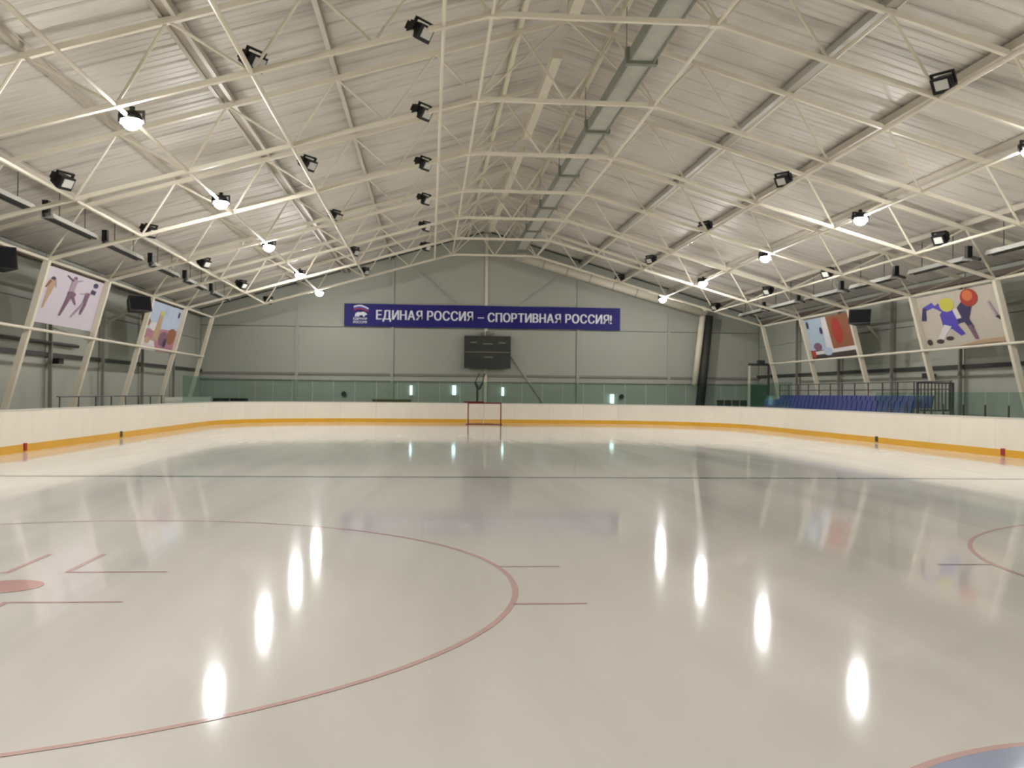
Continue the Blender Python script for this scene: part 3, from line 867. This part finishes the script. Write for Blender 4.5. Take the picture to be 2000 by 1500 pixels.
m_or = mat('print_orange', (206, 110, 56), .6, var=.03); m_red = mat('print_brick', (164, 50, 34), .6, var=.03)
m_nav = mat('print_navy', (52, 46, 86), .6, var=.03); m_cream = mat('poster_cream', (190, 180, 166), .6, var=.05)
m_brn = mat('print_brown', (142, 88, 58), .6, var=.08); m_blk = mat('print_dark', (66, 50, 46), .6, var=.05)
m_lbl = mat('poster_light_blue', (168, 184, 198), .6, var=.05); m_wh = mat('print_offwhite', (212, 206, 206), .6, var=.03)
skate = []
skate += [(ell(.18, .80, .035, .04), m_blk), (limb(.18, .78, .16, .52, .05, .035), m_tan), (limb(.16, .55, .13, .26, .03, .012), m_tan), (limb(.15, .76, .10, .62, .02, .012), m_brn), (limb(.21, .78, .24, .66, .02, .012), m_pale)]
skate += [(ell(.50, .92, .03, .035), m_plum), (limb(.50, .90, .49, .60, .045, .035), m_pale), (limb(.48, .86, .36, .93, .018, .012), m_plum), (limb(.52, .86, .62, .92, .018, .012), m_pale), (limb(.49, .64, .40, .18, .04, .014), m_plum), (limb(.50, .62, .60, .44, .035, .012), m_plum), (ell(.50, .62, .07, .05), m_plum)]
skate += [(ell(.86, .90, .04, .05), m_nav), (limb(.85, .80, .84, .72, .04, .04), m_nav), (limb(.76, .72, .74, .48, .035, .03), m_plum), (limb(.74, .52, .58, .20, .022, .01), m_pale), (limb(.75, .52, .72, .28, .03, .012), m_plum), (limb(.74, .70, .62, .66, .014, .01), m_pale)]
poster(-1, 32.68, 38.52, 5.78, 3.95, m_lil, 'pale lilac poster of three figure skaters on the left side', skate)
fest = [([(0, 0), (1, 0), (1, .52), (0, .42)], m_pink), ([(0, 0), (.5, 0), (.4, .2), (0, .25)], m_wh), (ell(.3, .5, .12, .09), m_wh), (ell(.1, .56, .07, .08), m_brn), (limb(.42, .78, .40, .22, .05, .09), m_tan),
        (ell(.42, .80, .045, .05), m_yel), (ell(.62, .28, .12, .16), m_plum), (ell(.85, .36, .14, .18), m_brn), (ell(.7, .2, .05, .1), m_nav), (ell(.92, .86, .03, .07), m_nav), (ell(.55, .86, .06, .08), m_lbl), (ell(.2, .2, .07, .07), m_tan)]
poster(-1, 44.68, 50.52, 5.78, 3.6, m_sky, 'blue and rose poster beside the black speaker on the left side', fest)
city = [([(.47, .22), (.98, .14), (1, 1), (.47, 1)], m_brn), (ell(.66, .62, .10, .32), m_red), ([(.36, .2), (.5, .2), (.48, 1), (.38, 1)], m_wh), ([(0, 0), (1, 0), (1, .18), (0, .22)], m_blk),
        ([(.1, .1), (.95, .14), (.95, .24), (.1, .18)], m_wh), (ell(.18, .3, .09, .10), m_plum), (ell(.06, .12, .05, .1), m_red), (ell(.06, .86, .03, .1), m_nav), (ell(.33, .68, .03, .09), m_nav), (ell(.38, .16, .1, .10), m_sky)]
poster(1, 44.68, 50.52, 5.78, 3.75, m_lbl, 'light blue and brown poster left of the speaker on the right side', city)
hock = [(limb(.34, .68, .24, .80, .04, .05), m_vio), (limb(.22, .82, .09, .76, .05, .04), m_vio), (limb(.09, .78, .05, .54, .025, .035), m_nav), ([(.28, .36), (.45, .30), (.50, .62), (.36, .74), (.27, .62)], m_vio),
        (ell(.38, .78, .09, .13), m_yel), (limb(.34, .40, .20, .14, .05, .035), m_wh), (limb(.42, .36, .50, .20, .05, .03), m_vio), (ell(.20, .12, .05, .045), m_blk), (ell(.06, .12, .035, .06), m_blk), (ell(.33, .16, .05, .04), m_blk),
        ([(.47, .40), (.60, .44), (.68, .72), (.60, .84), (.50, .70)], m_nav), (ell(.66, .84, .10, .16), m_red), (ell(.65, .88, .06, .10), m_or), (limb(.55, .55, .62, .30, .04, .03), m_nav), (limb(.60, .36, .65, .10, .03, .02), m_plum),
        (limb(.47, .68, .50, .50, .03, .03), m_wh), (limb(.86, .72, .92, .44, .012, .014), m_pale), (limb(.915, .46, .985, .38, .02, .025), m_blk), ([(.4, 0), (1, .02), (1, .1), (.7, .08)], m_tan)]
poster(1, 32.68, 38.52, 5.8, 3.75, m_cream, 'cream poster of two ice hockey players near the right edge', hock)

# ---- loudspeakers
def speaker(x, y, z, s, label, tilt):
    t = thing('loudspeaker', label, 'speaker', (x, y, z), rz=0.0, group='black loudspeakers by the roof legs')
    t.rotation_euler = (0, s * 0.25, tilt)
    t.scale = (1.25, 1.2, 1.1)
    vs = [(-.22 * 1, -.40, -.30), (-.22, .40, -.30), (-.22, .40, .30), (-.22, -.40, .30), (.24, -.26, -.22), (.24, .26, -.22), (.24, .26, .22), (.24, -.26, .22)]
    if s > 0: vs = [(-a, b, c) for a, b, c in vs]
    # wide grille side faces the ice
    vs = [(-a, b, c) for a, b, c in vs]
    put('cabinet', MB().add(vs, [(0, 1, 2, 3), (7, 6, 5, 4), (0, 4, 5, 1), (1, 5, 6, 2), (2, 6, 7, 3), (3, 7, 4, 0)]).mesh('cabinet', M_BLACK), t)
    gx = .222 if s < 0 else -.222
    put('grille', MB().box((min(gx, gx * 1.06), -.36, -.26), (max(gx, gx * 1.06), .36, .26)).mesh('grille', mat('grille_cloth', (10, 10, 11), .9, var=.2, scale=30)), t)
    put('mount_arm', MB().tube((-gx, 0, 0), (-gx * 12.8, 0, .12), .04, 8).tube((-gx, .0, .1), (-gx * 12.8, .3, .45), .025, 6).mesh('mount_arm', M_PURLIN), t)
speaker(-15.5, 28.7, 5.36, -1, 'black loudspeaker cut by the left edge beside the skater poster', -.85)
speaker(-15.45, 42.0, 5.28, -1, 'black loudspeaker between the two posters on the left side', -.85)
speaker(15.5, 41.6, 5.22, 1, 'black loudspeaker between the two posters on the right side', .9)

# ---- blue seats behind the right boards, railing and stand
thing('stand_step', 'lower grey step under the front row of blue chairs', 'platform', me=MB().box((14.9, 36.5, -.04), (15.7, 55.2, .75)).mesh('stand_step', M_FLOOR))
thing('stand_step', 'upper grey step under the back row of blue chairs', 'platform', me=MB().box((15.71, 36.5, -.04), (16.70, 55.2, .98)).mesh('stand_step', M_FLOOR))
seat_me = MB().box((-.2, -.21, .36), (.2, .21, .41)).mesh('seat_pan', M_SEAT)
back_me = MB().add([(.17, -.22, .41), (.17, .22, .41), (.27, .20, .86), (.27, -.20, .86), (.21, -.22, .41), (.21, .22, .41), (.31, .20, .86), (.31, -.20, .86)], BOXF).mesh('backrest', M_SEAT)
foot_me = MB().box((-.03, -.03, 0), (.03, .03, .36)).mesh('pedestal', M_RAIL)
st = thing('spectator_chair', '', 'chair', group='front row of blue seats')
for nm, me in (('seat_pan', seat_me), ('backrest', back_me), ('pedestal', foot_me)): put(nm, me, st)
sk = kids(st); first = True
TEN = 'first second third fourth fifth sixth seventh eighth ninth tenth eleventh twelfth thirteenth fourteenth fifteenth sixteenth seventeenth eighteenth nineteenth'.split()
ORDN = TEN + ['twentieth'] + ['twenty-' + w_ for w_ in TEN[:9]] + ['thirtieth'] + ['thirty-' + w_ for w_ in TEN[:9]]
for r, (xx, zz, lab) in enumerate(((15.2, .75, ' blue seat from the barred gate, front row behind the right boards'), (16.05, .98, ' blue seat from the barred gate, back row behind the right boards'))):
    for i in range(34):
        y = 37.1 + i * .5
        o = st if first else copy_tree(st, ch=sk)
        first = False
        o.location = (xx, y, zz); o['label'] = ORDN[i] + lab; o['group'] = ('front' if r == 0 else 'back') + ' row of blue seats'
t = thing('stand_railing', 'dark steel railing with posts behind the blue seats', 'railing')
for z in (2.1, 2.42): put('rail', MB().tube((16.78, 36.4, z), (16.78, 55.2, z), .025, 6).mesh('rail', M_RAIL), t)
pm = MB().tube((0, 0, 0), (0, 0, 2.42), .03, 6).mesh('post', M_RAIL)
for i in range(14): put('post', pm, t, (16.78, 36.5 + i * 1.43, 0))
t = thing('railing_gate', 'dark barred gate at the near end of the blue seats', 'gate', (0, 36.0, 0))
for x in (15.2, 16.6): put('post', MB().box((x - .04, -.04, 0), (x + .04, .04, 2.35)).mesh('post', M_RAIL), t)
for z in (1.25, 2.3): put('rail', MB().box((15.2, -.03, z), (16.6, .03, z + .06)).mesh('rail', M_RAIL), t)
bm_ = MB().box((-.018, -.018, 1.25), (.018, .018, 2.3)).mesh('bar', M_RAIL)
for i in range(9): put('bar', bm_, t, (15.34 + i * .14, 0, 0))
t = thing('corner_portal', 'pale post and bar frame in the far right corner of the hall', 'frame', (16.9, 60.9, 0))
put('post', MB().box((-.06, -.06, 0), (.06, .06, 3.75)).mesh('post', M_STEEL), t)
put('post', MB().box((1.2, -.06, 0), (1.32, .06, 3.75)).mesh('post', M_RAIL), t)
put('lintel', MB().box((-.06, -.06, 3.7), (1.32, .06, 3.85)).mesh('lintel', M_RAIL), t)
put('lamp_box', MB().box((.55, -.2, 3.85), (.95, .15, 4.05)).mesh('lamp_box', M_DARK), t)
put('screen', MB().box((.08, -.02, .1), (1.18, .0, 2.5)).mesh('screen', mat('green_mesh_cloth', (70, 92, 76), .8, var=.15)), t)
ch = thing('dark_chair', '', 'chair', group='dark chairs at the right end of the boards')
put('seat', MB().box((-.22, -.22, .44), (.22, .22, .49)).mesh('seat', M_DARK), ch)
put('backrest', MB().box((-.22, .2, .7), (.22, .23, 1.5)).mesh('backrest', M_DARK), ch)
for sx in (-.2, .2):
    for sy in (-.2, .2): put('leg', MB().box((sx - .02, sy - .02, 0), (sx + .02, sy + .02, .75 if sy > 0 else .44)).mesh('leg', M_RAIL), ch)
ck = kids(ch)
for i in range(4):
    o = ch if i == 0 else copy_tree(ch, ch=ck)
    o.location = (14.95 + i * .5, 60.4, 0); o['label'] = ['leftmost', 'second from left', 'third from left', 'rightmost'][i] + ' of four dark chair backs over the right end corner boards'
# left side: low rail and panel behind the boards
t = thing('left_barrier', 'low pale barrier with dark rail behind the left boards', 'barrier')
put('rail', MB().tube((-15.7, 34, 1.5), (-15.7, 47, 1.5), .025, 6).mesh('rail', M_RAIL), t)
for i in range(8): put('post', MB().tube((-15.7, 34.2 + i * 1.8, 0), (-15.7, 34.2 + i * 1.8, 1.5), .025, 6).mesh('post', M_RAIL), t)
put('panel', MB().box((-15.75, 47.2, 0), (-15.65, 57, 1.42)).mesh('panel', M_CAP), t)
